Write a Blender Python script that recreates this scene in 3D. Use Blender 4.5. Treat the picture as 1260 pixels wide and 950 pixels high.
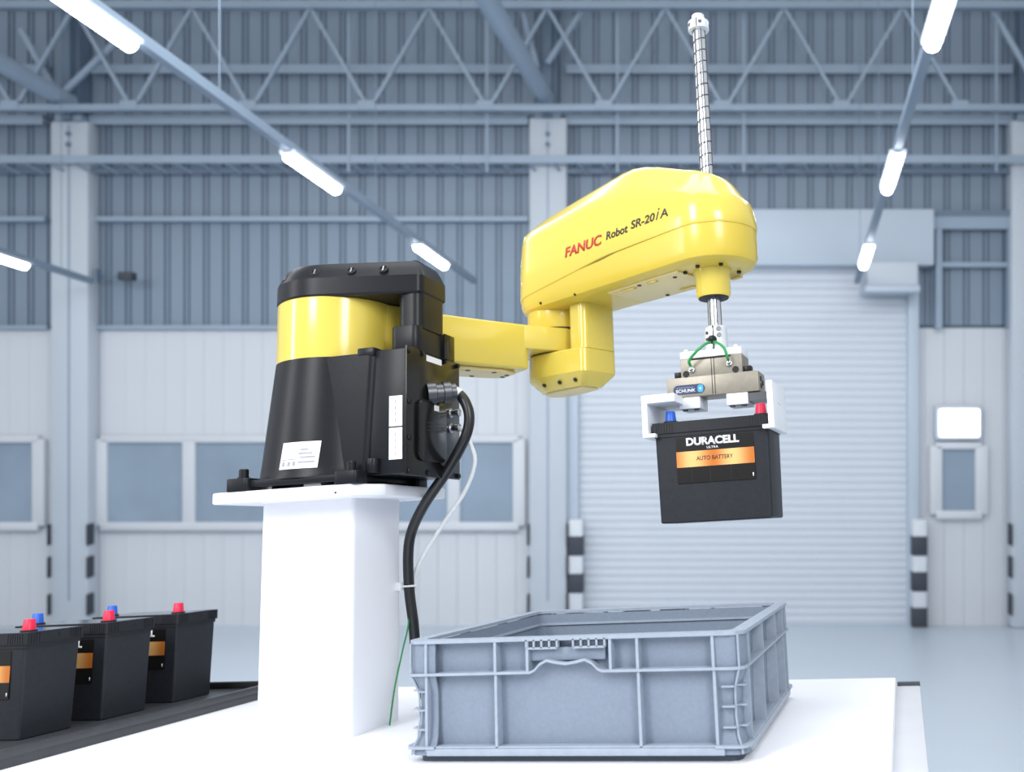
import bpy, bmesh, math, random
from mathutils import Matrix, Vector
random.seed(4)
scene = bpy.context.scene
for o in list(bpy.data.objects):
    bpy.data.objects.remove(o)
COL = scene.collection
R = math.radians
sin, cos, PI = math.sin, math.cos, math.pi

# ------------------------------------------------------------------ camera
CAM = Vector((0, 0, .361))                       # metres; z = 0 is the white table top
RIGHT = Vector((.97490765, .21634139, -.05245453))
UP = Vector((.08684738, -.15267133, .98445365))
FWD = Vector((-.20496977, .96430694, .16762913))
cd = bpy.data.cameras.new('camera')
cam = bpy.data.objects.new('camera', cd); COL.objects.link(cam)
m = Matrix.Identity(4)
for i in range(3):
    m[i][0], m[i][1], m[i][2], m[i][3] = RIGHT[i], UP[i], -FWD[i], CAM[i]
cam.matrix_world = m
cd.sensor_width = 36; cd.lens = 31.571
cd.shift_x = -.1857; cd.shift_y = -.004
cd.clip_start = .05; cd.clip_end = 200
cd.dof.use_dof = True; cd.dof.focus_distance = 1.82; cd.dof.aperture_fstop = 2.9
scene.camera = cam

# ------------------------------------------------------------------ world and big lights
world = bpy.data.worlds.new('hall_daylight'); scene.world = world; world.use_nodes = True
bg = world.node_tree.nodes['Background']
bg.inputs[0].default_value = (.90, .95, 1.0, 1); bg.inputs[1].default_value = .62

def area(name, loc, target, sx, sy, power, col=(1, 1, 1)):
    d = bpy.data.lights.new(name, 'AREA'); d.shape = 'RECTANGLE'; d.size = sx; d.size_y = sy
    d.energy = power; d.color = col
    o = bpy.data.objects.new(name, d); COL.objects.link(o); o.location = loc
    o.rotation_euler = (Vector(target) - Vector(loc)).to_track_quat('-Z', 'Y').to_euler()
    return o
area('softbox_key', (-1.9, -1.0, 2.3), (-1.0, 1.8, .6), .8, 1.9, 72)
area('strip_left', (-3.6, .2, 1.5), (-1.2, 1.8, .8), .35, 1.8, 22)
area('softbox_fill', (1.4, -.8, 2.0), (-.5, 1.9, .6), .8, 1.6, 58)
area('softbox_top', (-.7, 1.6, 3.4), (-.8, 1.8, .3), 2.4, 1.6, 46)
def hall(x, y, z): return CAM + RIGHT * x + FWD * y + UP * z
area('hall_fill_light', hall(-3, 4.6, 2.5), hall(-3, 6.6, -2.2), 11, 1.2, 250, (.97, .98, 1))  # added unseen area light, brightens the lower back wall and leaves its top darker

scene.view_settings.view_transform = 'Standard'
scene.view_settings.look = 'None'
scene.view_settings.gamma = 1
scene.view_settings.use_curve_mapping = False
scene.view_settings.exposure = 0.18

# ------------------------------------------------------------------ materials
def lin(c):
    return tuple(((v / 255) / 12.92 if v / 255 <= .04045 else ((v / 255 + .055) / 1.055) ** 2.4) for v in c)

MATS = {}
def mat(name, rgb, rough=.5, metal=0., var=.06, nscale=12., bump=0., bscale=200., coat=0., emit=0., spec=.5):
    mt = bpy.data.materials.new(name); mt.use_nodes = True; nt = mt.node_tree; b = nt.nodes['Principled BSDF']
    c = lin(rgb)
    tc = nt.nodes.new('ShaderNodeTexCoord'); nz = nt.nodes.new('ShaderNodeTexNoise'); nz.inputs['Scale'].default_value = nscale
    nz.inputs['Detail'].default_value = 4
    nt.links.new(tc.outputs['Object'], nz.inputs['Vector'])
    rp = nt.nodes.new('ShaderNodeValToRGB')
    rp.color_ramp.elements[0].position = .3; rp.color_ramp.elements[1].position = .7
    rp.color_ramp.elements[0].color = (*[v * (1 - var) for v in c], 1)
    rp.color_ramp.elements[1].color = (*[min(1, v * (1 + var)) for v in c], 1)
    nt.links.new(nz.outputs['Fac'], rp.inputs['Fac']); nt.links.new(rp.outputs['Color'], b.inputs['Base Color'])
    b.inputs['Roughness'].default_value = rough; b.inputs['Metallic'].default_value = metal
    b.inputs['Specular IOR Level'].default_value = spec
    if coat:
        b.inputs['Coat Weight'].default_value = coat; b.inputs['Coat Roughness'].default_value = .08
    if bump:
        n2 = nt.nodes.new('ShaderNodeTexNoise'); n2.inputs['Scale'].default_value = bscale
        nt.links.new(tc.outputs['Object'], n2.inputs['Vector'])
        bp = nt.nodes.new('ShaderNodeBump'); bp.inputs['Strength'].default_value = bump; bp.inputs['Distance'].default_value = .001
        nt.links.new(n2.outputs['Fac'], bp.inputs['Height']); nt.links.new(bp.outputs['Normal'], b.inputs['Normal'])
    if emit:
        b.inputs['Emission Color'].default_value = (*c, 1); b.inputs['Emission Strength'].default_value = emit
    MATS[name] = mt
    return mt

mat('yellow_paint', (217, 195, 84), .2, var=.015, nscale=4, coat=.35)
mat('yellow_cast', (213, 188, 72), .28, var=.02, nscale=6, coat=.2)
mat('cream_plate', (222, 204, 150), .45, var=.02)
mat('black_paint', (26, 28, 33), .34, spec=.2, var=.08, nscale=20, bump=.12, bscale=350)
mat('black_plastic', (24, 26, 30), .36, spec=.25, var=.08, nscale=30, bump=.1, bscale=500)
mat('panel_black', (24, 24, 25), .2, spec=.35, var=.05)
mat('dark_hole', (14, 14, 15), .6, var=.05)
mat('steel', (206, 208, 212), .22, 1., var=.05)
mat('steel_shaft', (226, 228, 232), .16, .9, var=.05)
mat('dark_steel', (90, 92, 96), .35, .8, var=.08)
mat('aluminium', (226, 230, 236), .38, .35, var=.04, nscale=30)
mat('white_aluminium', (232, 236, 242), .4, .1, var=.03)
mat('taupe_metal', (150, 144, 132), .42, .45, var=.06, nscale=80, bump=.1, bscale=600)
mat('white_table', (240, 242, 247), .42, var=.012, nscale=3)
mat('white_pedestal', (238, 240, 247), .38, var=.015, nscale=4)
mat('ledge_grey', (200, 203, 209), .5, var=.02)
mat('label_white', (232, 234, 238), .5, var=.02)
mat('label_print', (150, 152, 160), .6, var=.05)
mat('red_ink', (176, 42, 28), .45, var=.05)
mat('black_ink', (40, 38, 34), .5, var=.05)
mat('white_ink', (236, 236, 240), .5, var=.02)
mat('battery_body', (34, 37, 43), .46, spec=.3, var=.12, nscale=90, bump=.35, bscale=420)
mat('battery_lid', (31, 33, 38), .42, spec=.3, var=.1, nscale=60, bump=.15, bscale=420)
mat('battery_top', (80, 84, 90), .1, var=.06, nscale=40)
mat('battery_label', (22, 20, 20), .32, spec=.3, var=.06)
mat('terminal_red', (214, 22, 66), .38, var=.04)
mat('terminal_blue', (28, 92, 196), .38, var=.04)
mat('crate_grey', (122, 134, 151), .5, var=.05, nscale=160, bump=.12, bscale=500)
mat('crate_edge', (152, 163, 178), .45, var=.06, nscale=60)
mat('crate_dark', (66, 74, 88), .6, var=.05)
mat('tray_black', (52, 54, 59), .38, var=.08, nscale=40)
mat('cable_black', (30, 32, 35), .34, var=.08)
mat('hose_white', (228, 232, 236), .4, var=.03)
mat('wire_green', (36, 142, 74), .4, var=.05)
mat('logo_navy', (22, 44, 88), .35, var=.04)
mat('logo_blue', (52, 160, 220), .35, var=.04)
mat('clad_blue', (130, 145, 161), .55, .1, var=.035, nscale=.9)
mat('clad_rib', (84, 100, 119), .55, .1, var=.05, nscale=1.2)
mat('clad_white', (204, 208, 214), .55, var=.025, nscale=.8)
mat('column_white', (188, 196, 205), .55, var=.025, nscale=1)
mat('girder_blue', (146, 162, 179), .5, .1, var=.04, nscale=2)
mat('girder_dark', (104, 121, 140), .5, .1, var=.04, nscale=2)
mat('rail_grey', (124, 140, 157), .5, .1, var=.04, nscale=2)
mat('door_slat', (200, 207, 216), .5, .05, var=.02, nscale=1)
mat('door_frame', (182, 194, 207), .5, .05, var=.03, nscale=1)
mat('pane', (138, 154, 171), .3, var=.12, nscale=1.2)
mat('guard_black', (58, 64, 74), .6, var=.1, nscale=6)
mat('guard_white', (208, 213, 220), .6, var=.03)
mat('floor_hall', (186, 197, 208), .32, var=.06, nscale=.35)
mat('lamp_tube', (244, 248, 255), .4, var=.0, emit=14.)
mat('lamp_glass', (240, 246, 255), .4, var=.0, emit=3.2)

def orange_label():
    mt = mat('battery_orange', (212, 132, 46), .36, var=.08, nscale=7)
    nt = mt.node_tree; b = nt.nodes['Principled BSDF']
    tc = nt.nodes['Texture Coordinate']; w = nt.nodes.new('ShaderNodeTexWave'); w.inputs['Scale'].default_value = 3.5; w.inputs['Distortion'].default_value = 1.5
    nt.links.new(tc.outputs['Object'], w.inputs['Vector'])
    rp = nt.nodes.new('ShaderNodeValToRGB')
    rp.color_ramp.elements[0].color = (*lin((196, 112, 38)), 1); rp.color_ramp.elements[1].color = (*lin((240, 190, 120)), 1)
    nt.links.new(w.outputs['Fac'], rp.inputs['Fac']); nt.links.new(rp.outputs['Color'], b.inputs['Base Color'])
    b.inputs['Metallic'].default_value = .2
orange_label()

# ------------------------------------------------------------------ helpers
def finish(me, angle=35):
    for p in me.polygons:
        p.use_smooth = True
    me.set_sharp_from_angle(angle=R(angle))

class MB:
    def __init__(s): s.bm = bmesh.new()
    def poly_prism(s, pts, z0, z1, M=None):
        """closed outline in xy extruded from z0 to z1"""
        M = M or Matrix.Identity(4); n = len(pts)
        a = [s.bm.verts.new(M @ Vector((p[0], p[1], z0))) for p in pts]
        b = [s.bm.verts.new(M @ Vector((p[0], p[1], z1))) for p in pts]
        s.bm.faces.new(a[::-1]); s.bm.faces.new(b)
        for i in range(n): s.bm.faces.new((a[i], a[(i + 1) % n], b[(i + 1) % n], b[i]))
        return s
    def box(s, x0, x1, y0, y1, z0, z1, M=None):
        return s.poly_prism([(x0, y0), (x1, y0), (x1, y1), (x0, y1)], z0, z1, M)
    def loft(s, rings, cap=True):
        """rings: lists of equal length of 3d points"""
        V = [[s.bm.verts.new(Vector(p)) for p in r] for r in rings]; n = len(V[0])
        for j in range(len(V) - 1):
            for i in range(n):
                s.bm.faces.new((V[j][i], V[j][(i + 1) % n], V[j + 1][(i + 1) % n], V[j + 1][i]))
        if cap:
            s.bm.faces.new(V[0][::-1]); s.bm.faces.new(V[-1])
        return s
    def lathe(s, prof, seg=32, M=None):
        """prof: (r, z) list along local z"""
        M = M or Matrix.Identity(4)
        s.loft([[M @ Vector((max(r, 1e-4) * cos(2 * PI * i / seg), max(r, 1e-4) * sin(2 * PI * i / seg), z)) for i in range(seg)] for r, z in prof])
        return s
    def cyl(s, c, axis, r, h, seg=24):
        q = Vector(axis).to_track_quat('Z', 'Y').to_matrix().to_4x4()
        return s.lathe([(r, 0), (r, h)], seg, Matrix.Translation(c) @ q)
    def tube(s, pts, r, seg=12):
        pts = [Vector(p) for p in pts]; rings = []; up = Vector((0, 0, 1)); n = None
        for i, p in enumerate(pts):
            t = (pts[min(i + 1, len(pts) - 1)] - pts[max(i - 1, 0)]).normalized()
            if n is None:
                n = t.orthogonal().normalized()
            n = (n - t * n.dot(t)).normalized(); b = t.cross(n)
            rr = r[i] if isinstance(r, (list, tuple)) else r
            rings.append([p + rr * (cos(2 * PI * k / seg) * n + sin(2 * PI * k / seg) * b) for k in range(seg)])
        return s.loft(rings)
    def beam(s, a, b, w, h=None, up=(0, 0, 1)):
        """rectangular bar from a to b"""
        a, b = Vector(a), Vector(b); h = h or w; t = (b - a).normalized(); u = Vector(up)
        x = t.cross(u).normalized(); y = x.cross(t)
        ring = lambda p: [p + x * (sx * w / 2) + y * (sy * h / 2) for sx, sy in ((-1, -1), (1, -1), (1, 1), (-1, 1))]
        return s.loft([ring(a), ring(b)])
    def mesh(s, name, material, angle=35, bevel=0, seg=2, merge=0):
        if merge: bmesh.ops.remove_doubles(s.bm, verts=s.bm.verts, dist=merge)
        bmesh.ops.recalc_face_normals(s.bm, faces=s.bm.faces)
        if bevel:
            ed = [e for e in s.bm.edges if len(e.link_faces) == 2 and e.calc_face_angle(0) > R(30)]
            bmesh.ops.bevel(s.bm, geom=ed, offset=bevel, segments=seg, profile=.5, affect='EDGES', clamp_overlap=True)
        me = bpy.data.meshes.new(name); s.bm.to_mesh(me); s.bm.free()
        me.materials.append(MATS[material]); finish(me, angle)
        return me
    def build(s, name, material, parent=None, **k):
        return link(name, s.mesh(name, material, **k), parent)

def link(name, me, parent=None, M=None):
    o = bpy.data.objects.new(name, me); COL.objects.link(o)
    if parent is not None: o.parent = parent
    if M is not None: o.matrix_basis = M
    return o

def tag(o, label=None, cat=None, group=None, kind=None):
    if label: o['label'] = label
    if cat: o['category'] = cat
    if group: o['group'] = group
    if kind: o['kind'] = kind
    return o

def thing(name, label, cat, M=None, group=None, kind=None):
    o = link(name, None)
    o.empty_display_size = .05
    if M is not None: o.matrix_basis = M
    return tag(o, label, cat, group, kind)

def copy_tree(o, parent=None):
    c = o.copy(); COL.objects.link(c)
    if parent is not None: c.parent = parent
    for ch in [x for x in bpy.data.objects if x.parent == o]:
        copy_tree(ch, c)
    return c

def rrect(x0, x1, y0, y1, r, n=5):
    out = []
    for cx, cy, a in ((x1 - r, y0 + r, -90), (x1 - r, y1 - r, 0), (x0 + r, y1 - r, 90), (x0 + r, y0 + r, 180)):
        for i in range(n + 1):
            t = R(a + 90 * i / n); out.append((cx + r * cos(t), cy + r * sin(t)))
    return out

def hull(pts):
    pts = sorted(set(pts))
    def half(ps):
        h = []
        for p in ps:
            while len(h) > 1 and (h[-1][0] - h[-2][0]) * (p[1] - h[-2][1]) - (h[-1][1] - h[-2][1]) * (p[0] - h[-2][0]) <= 0: h.pop()
            h.append(p)
        return h
    a = half(pts); b = half(pts[::-1]); return a[:-1] + b[:-1]

def circ(cx, cy, r, n=40):
    return [(cx + r * cos(2 * PI * i / n), cy + r * sin(2 * PI * i / n)) for i in range(n)]

def interp(x, tab):
    if x <= tab[0][0]: return tab[0][1]
    for (a, b), (c, d) in zip(tab, tab[1:]):
        if x <= c: return b + (d - b) * (x - a) / (c - a)
    return tab[-1][1]

def smooth_path(pts, n=8):
    P = [Vector(p) for p in pts]; P = [2 * P[0] - P[1]] + P + [2 * P[-1] - P[-2]]; out = []
    for i in range(1, len(P) - 2):
        for k in range(n):
            t = k / n; a, b, c, d = P[i - 1:i + 3]
            out.append(.5 * ((2 * b) + (c - a) * t + (2 * a - 5 * b + 4 * c - d) * t * t + (3 * b - a - 3 * c + d) * t ** 3))
    out.append(P[-2]); return out

def text_mesh(body, width, height, bold=.0, shear=0., material='black_ink', thick=.0006, space=1.0):
    """flat lettering in xy, left-bottom at the origin, thickness along +z"""
    cu = bpy.data.curves.new('lettering', 'FONT'); cu.body = body; cu.size = 1; cu.offset = bold; cu.shear = shear
    cu.space_character = space; cu.resolution_u = 4
    t = bpy.data.objects.new('tmp', cu); COL.objects.link(t)
    bpy.context.view_layer.update()
    me = bpy.data.meshes.new_from_object(t.evaluated_get(bpy.context.evaluated_depsgraph_get()))
    bpy.data.objects.remove(t); bpy.data.curves.remove(cu)
    xs = [v.co.x for v in me.vertices]; ys = [v.co.y for v in me.vertices]
    sx = width / (max(xs) - min(xs)); sy = height / (max(ys) - min(ys)); x0, y0 = min(xs), min(ys)
    bm = bmesh.new(); bm.from_mesh(me); bpy.data.meshes.remove(me)
    for v in bm.verts: v.co = ((v.co.x - x0) * sx, (v.co.y - y0) * sy, 0)
    r = bmesh.ops.extrude_face_region(bm, geom=bm.faces[:])
    for v in r['geom']:
        if isinstance(v, bmesh.types.BMVert): v.co.z += thick
    bmesh.ops.recalc_face_normals(bm, faces=bm.faces)
    me = bpy.data.meshes.new('lettering'); bm.to_mesh(me); bm.free(); me.materials.append(MATS[material])
    return me

# xy of lettering -> xz of a front wall that faces -y
FRONT = Matrix(((1, 0, 0, 0), (0, 0, -1, 0), (0, 1, 0, 0), (0, 0, 0, 1)))

# ------------------------------------------------------------------ the hall
# hall frame: x right, y away from the viewer, z up along the back wall
HM = Matrix.Identity(4)
for i in range(3):
    HM[i][0], HM[i][1], HM[i][2], HM[i][3] = RIGHT[i], FWD[i], UP[i], CAM[i]
FOC = 1105.
WD = 10.0                                   # distance to the back wall, metres
def hx(a, d=WD): return (a - 864) * d / FOC     # survey marks of the wall elevation to metres
def hz(b, d=WD): return (470 - b) * d / FOC
SLOPE = -155 / FOC
def floor_z(d): return hz(770) + (d - WD) * SLOPE

def hroot(name, label, cat, p, group=None, kind=None):
    return thing(name, label, cat, HM @ Matrix.Translation(p), group, kind)

b = MB(); 
fx0, fx1 = -16, 11
b.loft([[(fx0, -3, floor_z(-3) - .1), (fx1, -3, floor_z(-3) - .1), (fx1, -3, floor_z(-3)), (fx0, -3, floor_z(-3))],
        [(fx0, WD + .3, floor_z(WD + .3) - .1), (fx1, WD + .3, floor_z(WD + .3) - .1), (fx1, WD + .3, floor_z(WD + .3)), (fx0, WD + .3, floor_z(WD + .3))]])
fl = b.build('floor', 'floor_hall'); fl.matrix_basis = HM; tag(fl, kind='structure')

wall = MB().box(hx(-480), hx(1800), WD + .06, WD + .2, hz(800), hz(-420)).build('wall_back', 'clad_blue')
wall.matrix_basis = HM; tag(wall, kind='structure')

PW = 24 * WD / FOC
def panel_mesh(z0, z1, material, double=True):
    b = MB()
    d = .014 if double else .006
    pr = [(0, .0), (.002, -d), (.010, -d), (.012, 0)]
    if double: pr += [(.050, 0), (.052, -d * .8), (.062, -d * .8), (.064, 0)]
    pr += [(PW - .002, 0)]
    pts = pr + [(PW - .002, .05), (0, .05)]
    b.poly_prism(pts, z0, z1)
    me = b.mesh('wall_panel', material, angle=20)
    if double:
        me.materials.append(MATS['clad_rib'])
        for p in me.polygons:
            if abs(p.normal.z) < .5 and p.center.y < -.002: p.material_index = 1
    return me
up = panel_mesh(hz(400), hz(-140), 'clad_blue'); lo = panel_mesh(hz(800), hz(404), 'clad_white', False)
for i in range(-10, 66):
    x = hx(10 + 24 * i - 24)
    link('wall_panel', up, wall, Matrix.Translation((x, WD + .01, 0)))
    if 10 + 24 * i < 700 or 10 + 24 * i > 1120:
        link('lower_wall_panel', lo, wall, Matrix.Translation((x, WD + .01, 0)))

# horizontal girts of the wall
for n, (y, hgt, dep) in enumerate([(86, 7, .09), (149, 8, .12), (271, 6, .09), (403, 5, .06)]):
    g = MB()
    for x0, x1 in ((-460, 62), (118, 652), (698, 1243), (1290, 1700)):
        if y > 250 and x0 == 698: x1 = 900 if y < 300 else 700
        g.box(hx(x0), hx(x1), WD - dep, WD + .02, hz(y + hgt / 2), hz(y - hgt / 2))
        if y < 160: g.box(hx(x0), hx(x1), WD - dep, WD - dep + .012, hz(y + hgt / 2 + 4), hz(y + hgt / 2))
    o = g.build('trim_%d' % (n + 1), 'girder_blue'); o.matrix_basis = HM; tag(o, kind='structure')

# box columns with the dark steel stub that carries the roof on top
def column(xc, label, top=149):
    d = WD - .2; w = 46 * d / FOC
    r = hroot('column', label, 'column', (hx(xc, d), d, floor_z(d)), 'white box columns along the back wall')
    H = hz(top, d) - floor_z(d)
    MB().box(-w / 2, w / 2, 0, .2, 0, H).build('casing', 'column_white', r, bevel=.02)
    MB().box(-.006, .006, -.012, .0, .3, H - .05).build('conduit', 'girder_blue', r)
    st = MB().box(-.10, .10, .02, .2, H, H + 2.6).box(-.05, .05, -.06, .02, H, H + 2.6).build('steel_stub', 'girder_dark', r)
    MB().box(-.14, .14, -.02, .2, H, H + .07).build('cap_plate', 'girder_blue', r)
    for y in (165, 178) : MB().box(-.02, .02, -.03, 0, hz(y, d) - floor_z(d) - .02, hz(y, d) - floor_z(d) + .02).build('clip', 'girder_dark', r)
    for sx in (-1, 1):
        for y in (658, 698, 744):
            MB().box(sx * w / 2 - .02 * (sx < 0), sx * w / 2 + .02 * (sx > 0) + .0, -.03, .08, hz(y + 13, d) - floor_z(d), hz(y - 13, d) - floor_z(d)).build('guard_band', 'guard_black', r, bevel=.005)
column(85, 'white box column at the far left of the hall wall')
column(674, 'white box column in the middle of the hall wall, left of the roller door', 145)
column(1268, 'white box column cut by the right edge, right of the roller door', 148)

# lattice roof truss running along the wall
d = WD - .45
tr = hroot('roof_truss', 'blue grey lattice roof truss running along the top of the hall wall', 'truss', (hx(670, d), d, hz(133, d)))
X0 = hx(670, d)
MB().box(hx(-420, d) - X0, hx(1700, d) - X0, -.04, .04, -.035, .035).build('bottom_chord', 'girder_blue', tr, bevel=.008)
T = hz(7, d) - hz(133, d)
MB().box(hx(-420, d) - X0, hx(1700, d) - X0, -.05, .05, T - .04, T + .04).build('top_chord', 'girder_blue', tr, bevel=.008)
for i in range(-4, 8):
    xa = hx(91 + 145.6 * i, d) - X0; h = hx(73, 1) - hx(0, 1)
    dx = 70 * d / FOC
    for sx in (-1, 1):
        MB().beam((xa, 0, T - .02), (xa + sx * dx, 0, .02), .036, .036, (0, 1, 0)).build('diagonal', 'girder_blue', tr)
    MB().box(xa + dx - .09, xa + dx + .09, -.045, .045, -.03, .07).build('gusset', 'girder_blue', tr)

# round tie beams that come from the column heads towards the viewer
def tie_beam(px, py, label, l, r, braces):
    d = WD - .25
    p = Vector((hx(px, d), d, hz(py, d))); t = Vector((106 / FOC, 1, SLOPE))
    o = hroot('roof_beam', label, 'beam', p, 'round roof beams running in depth')
    MB().tube([-t * l, -t * .0], r, 20).build('tube', 'girder_blue', o)
    for q0, q1 in braces:
        MB().tube([q0, q1], .035, 10).build('brace', 'girder_blue', o)
tie_beam(672, 122, 'thick round roof beam leaving the head of the middle column', 4.6, .095,
         [((.03, -.1, .35), (.55, -.1, 1.15)), ((-.2, -.1, .35), (-.85, -.1, 1.15)), ((-.08, -.1, .3), (-.3, -.12, 1.2))])
tie_beam(86, 126, 'thick round roof beam leaving the head of the left column', 4.6, .095,
         [((.03, -.1, .1), (.75, -.1, .8)), ((-.1, -.1, .1), (-.45, -.1, .75))])
tie_beam(1275, 124, 'thick round roof beam at the column head in the right corner', 4.6, .095,
         [((-.05, -.1, .15), (-.6, -.1, 1.1)), ((.1, -.1, .15), (.6, -.1, 1.1))])

# cable tray in front of the wall
d = WD - .35
ct = hroot('cable_tray', 'long ladder cable tray crossing the whole wall below the truss', 'cable tray', (hx(640, d), d, hz(201, d)))
X0 = hx(640, d)
MB().box(hx(-400, d) - X0, hx(1700, d) - X0, -.02, .01, .0, .085).build('side_rail', 'girder_blue', ct)
MB().box(hx(-400, d) - X0, hx(1700, d) - X0, .20, .23, -.06, .0).build('side_rail', 'girder_dark', ct)
rung = MB().beam((0, 0, .0), (.06, .2, -.06), .022, .022).mesh('rung', 'girder_blue')
for i in range(-13, 35): link('rung', rung, ct, Matrix.Translation((hx(30 + 31 * i, d) - X0, 0, 0)))
for x in (430, 600, 760, 915, 1225): MB().box(hx(x, d) - X0 - .012, hx(x, d) - X0 + .012, -.03, -.02, -.1, 2.2).build('hanger_rod', 'girder_blue', ct)

# roller door with hood, slats and guide rails
door = link('door_1', None); door.matrix_basis = HM @ Matrix.Translation((hx(914), WD - .02, hz(770))); tag(door, kind='structure')
dw = hx(1121) - hx(706)
sl = MB().loft([[(x, y, z) for y, z in ((0, 0), (-.004, .012), (-.006, .042), (-.004, .072), (0, .084))] for x in (-dw / 2, dw / 2)]).mesh('slat', 'door_slat', angle=60)
nsl = int((hz(330) - hz(770)) / .0865)
for i in range(nsl): link('slat', sl, door, Matrix.Translation((0, 0, .03 + i * .0865)))
MB().box(-dw / 2, dw / 2, -.035, .0, 0, .03).build('bottom_bar', 'door_frame', door)
for sx in (-1, 1): MB().box(sx * dw / 2 - .06, sx * dw / 2 + .06, -.09, .02, 0, hz(300) - hz(770)).build('guide_rail', 'door_frame', door, bevel=.008)
zt = hz(330) - hz(770); ztt = hz(262) - hz(770)
MB().box(-dw / 2 - .1, hx(1143) - hx(914), -.22, .02, zt, ztt).build('hood', 'door_frame', door, bevel=.02)

# windows of the wall
def window(n, x0, x1, y0, y1, mull):
    w = link('window_%d' % n, None); w.matrix_basis = HM @ Matrix.Translation((hx((x0 + x1) / 2), WD - .02, hz(y1))); tag(w, kind='structure')
    W = hx(x1) - hx(x0); H = hz(y0) - hz(y1); xs = [-W / 2] + [hx(q) - hx((x0 + x1) / 2) for q in mull] + [W / 2]
    for a, c in zip(xs, xs[1:]):
        MB().box(a + .06, c - .06, -.01, .02, .04, H - .04).build('pane', 'pane', w)
    f = MB()
    for a in xs: f.box(a - .07, a + .07, -.05, .02, 0, H)
    f.build('mullion_frame', 'clad_white', w, bevel=.01)
    MB().box(-W / 2, W / 2, -.06, .02, -.05, .04).build('sill', 'clad_white', w, bevel=.01)
    MB().box(-W / 2, W / 2, -.05, .02, H - .04, H + .04).build('head', 'clad_white', w, bevel=.01)
window(1, -330, 52, 540, 646, [-200, -60])
window(2, 128, 640, 540, 646, [236, 345, 452, 560])
window(3, 1150, 1206, 548, 632, [])

# side door lintel frame at the right of the roller door
lf = hroot('lintel_frame', 'steel lintel frame right of the roller door hood', 'frame', (hx(1195), WD - .05, hz(300)))
MB().box(hx(1143) - hx(1195), hx(1243) - hx(1195), -.08, .03, hz(284) - hz(300), hz(268) - hz(300)).build('lintel', 'girder_blue', lf)
MB().box(hx(1143) - hx(1195), hx(1243) - hx(1195), -.10, .03, hz(268) - hz(300), hz(262) - hz(300)).build('cap_strip', 'girder_dark', lf)
for x in (1152, 1240): MB().box(hx(x) - hx(1195) - .035, hx(x) - hx(1195) + .035, -.07, .03, hz(405) - hz(300), hz(284) - hz(300)).build('post', 'girder_blue', lf)
MB().box(hx(1152) - hx(1195), hx(1240) - hx(1195), -.05, .03, hz(330) - hz(300), hz(324) - hz(300)).build('cross_bar', 'girder_blue', lf)

# grey box under the hood, wall lamp, camera
hb = hroot('door_motor_box', 'white motor box hanging below the roller door hood', 'box', (hx(1087), WD - .3, hz(357)))
MB().box(-.27, .27, -.18, .16, 0, .25).build('housing', 'column_white', hb, bevel=.015)
MB().box(-.29, .29, -.2, .16, -.07, 0).build('base_plate', 'door_frame', hb, bevel=.01)
wl = hroot('wall_lamp', 'square white lamp glowing above the small window right of the roller door', 'lamp', (hx(1177), WD - .08, hz(520)))
MB().box(-.26, .26, -.02, .08, -.19, .19).build('housing', 'column_white', wl, bevel=.02)
MB().box(-.22, .22, -.05, -.02, -.15, .15).build('diffuser', 'lamp_glass', wl, bevel=.02)
sc = hroot('security_camera', 'small dark camera on a thin bracket beside the left column', 'camera', (hx(122, WD - .15), WD - .15, hz(340, WD - .15)))
MB().tube([(0, 0, .0), (.33, -.1, -.02)], .01, 8).build('bracket', 'girder_dark', sc)
MB().box(.30, .45, -.16, -.05, -.06, .03).build('camera_body', 'guard_black', sc, bevel=.01)
MB().box(-.03, .0, -.04, .04, -.05, .08).build('mount', 'girder_dark', sc)

# striped corner guards at both sides of the roller door
for x, ys, lab in ((708, (672, 718, 764), 'black and white striped corner guard at the left foot of the roller door'),
                   (1132, (672, 716, 760), 'black and white striped corner guard at the right foot of the roller door')):
    d = WD - .2
    g = hroot('corner_guard', lab, 'corner guard', (hx(x, d), d, floor_z(d)), 'striped corner guards of the roller door')
    MB().box(-.075, .075, 0, .1, 0, hz(640, d) - floor_z(d)).build('post', 'guard_white', g, bevel=.01)
    for y in ys: MB().box(-.083, .083, -.01, .11, max(.0, hz(y + 12, d) - floor_z(d)), hz(y - 12, d) - floor_z(d)).build('black_band', 'guard_black', g, bevel=.008)

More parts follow.
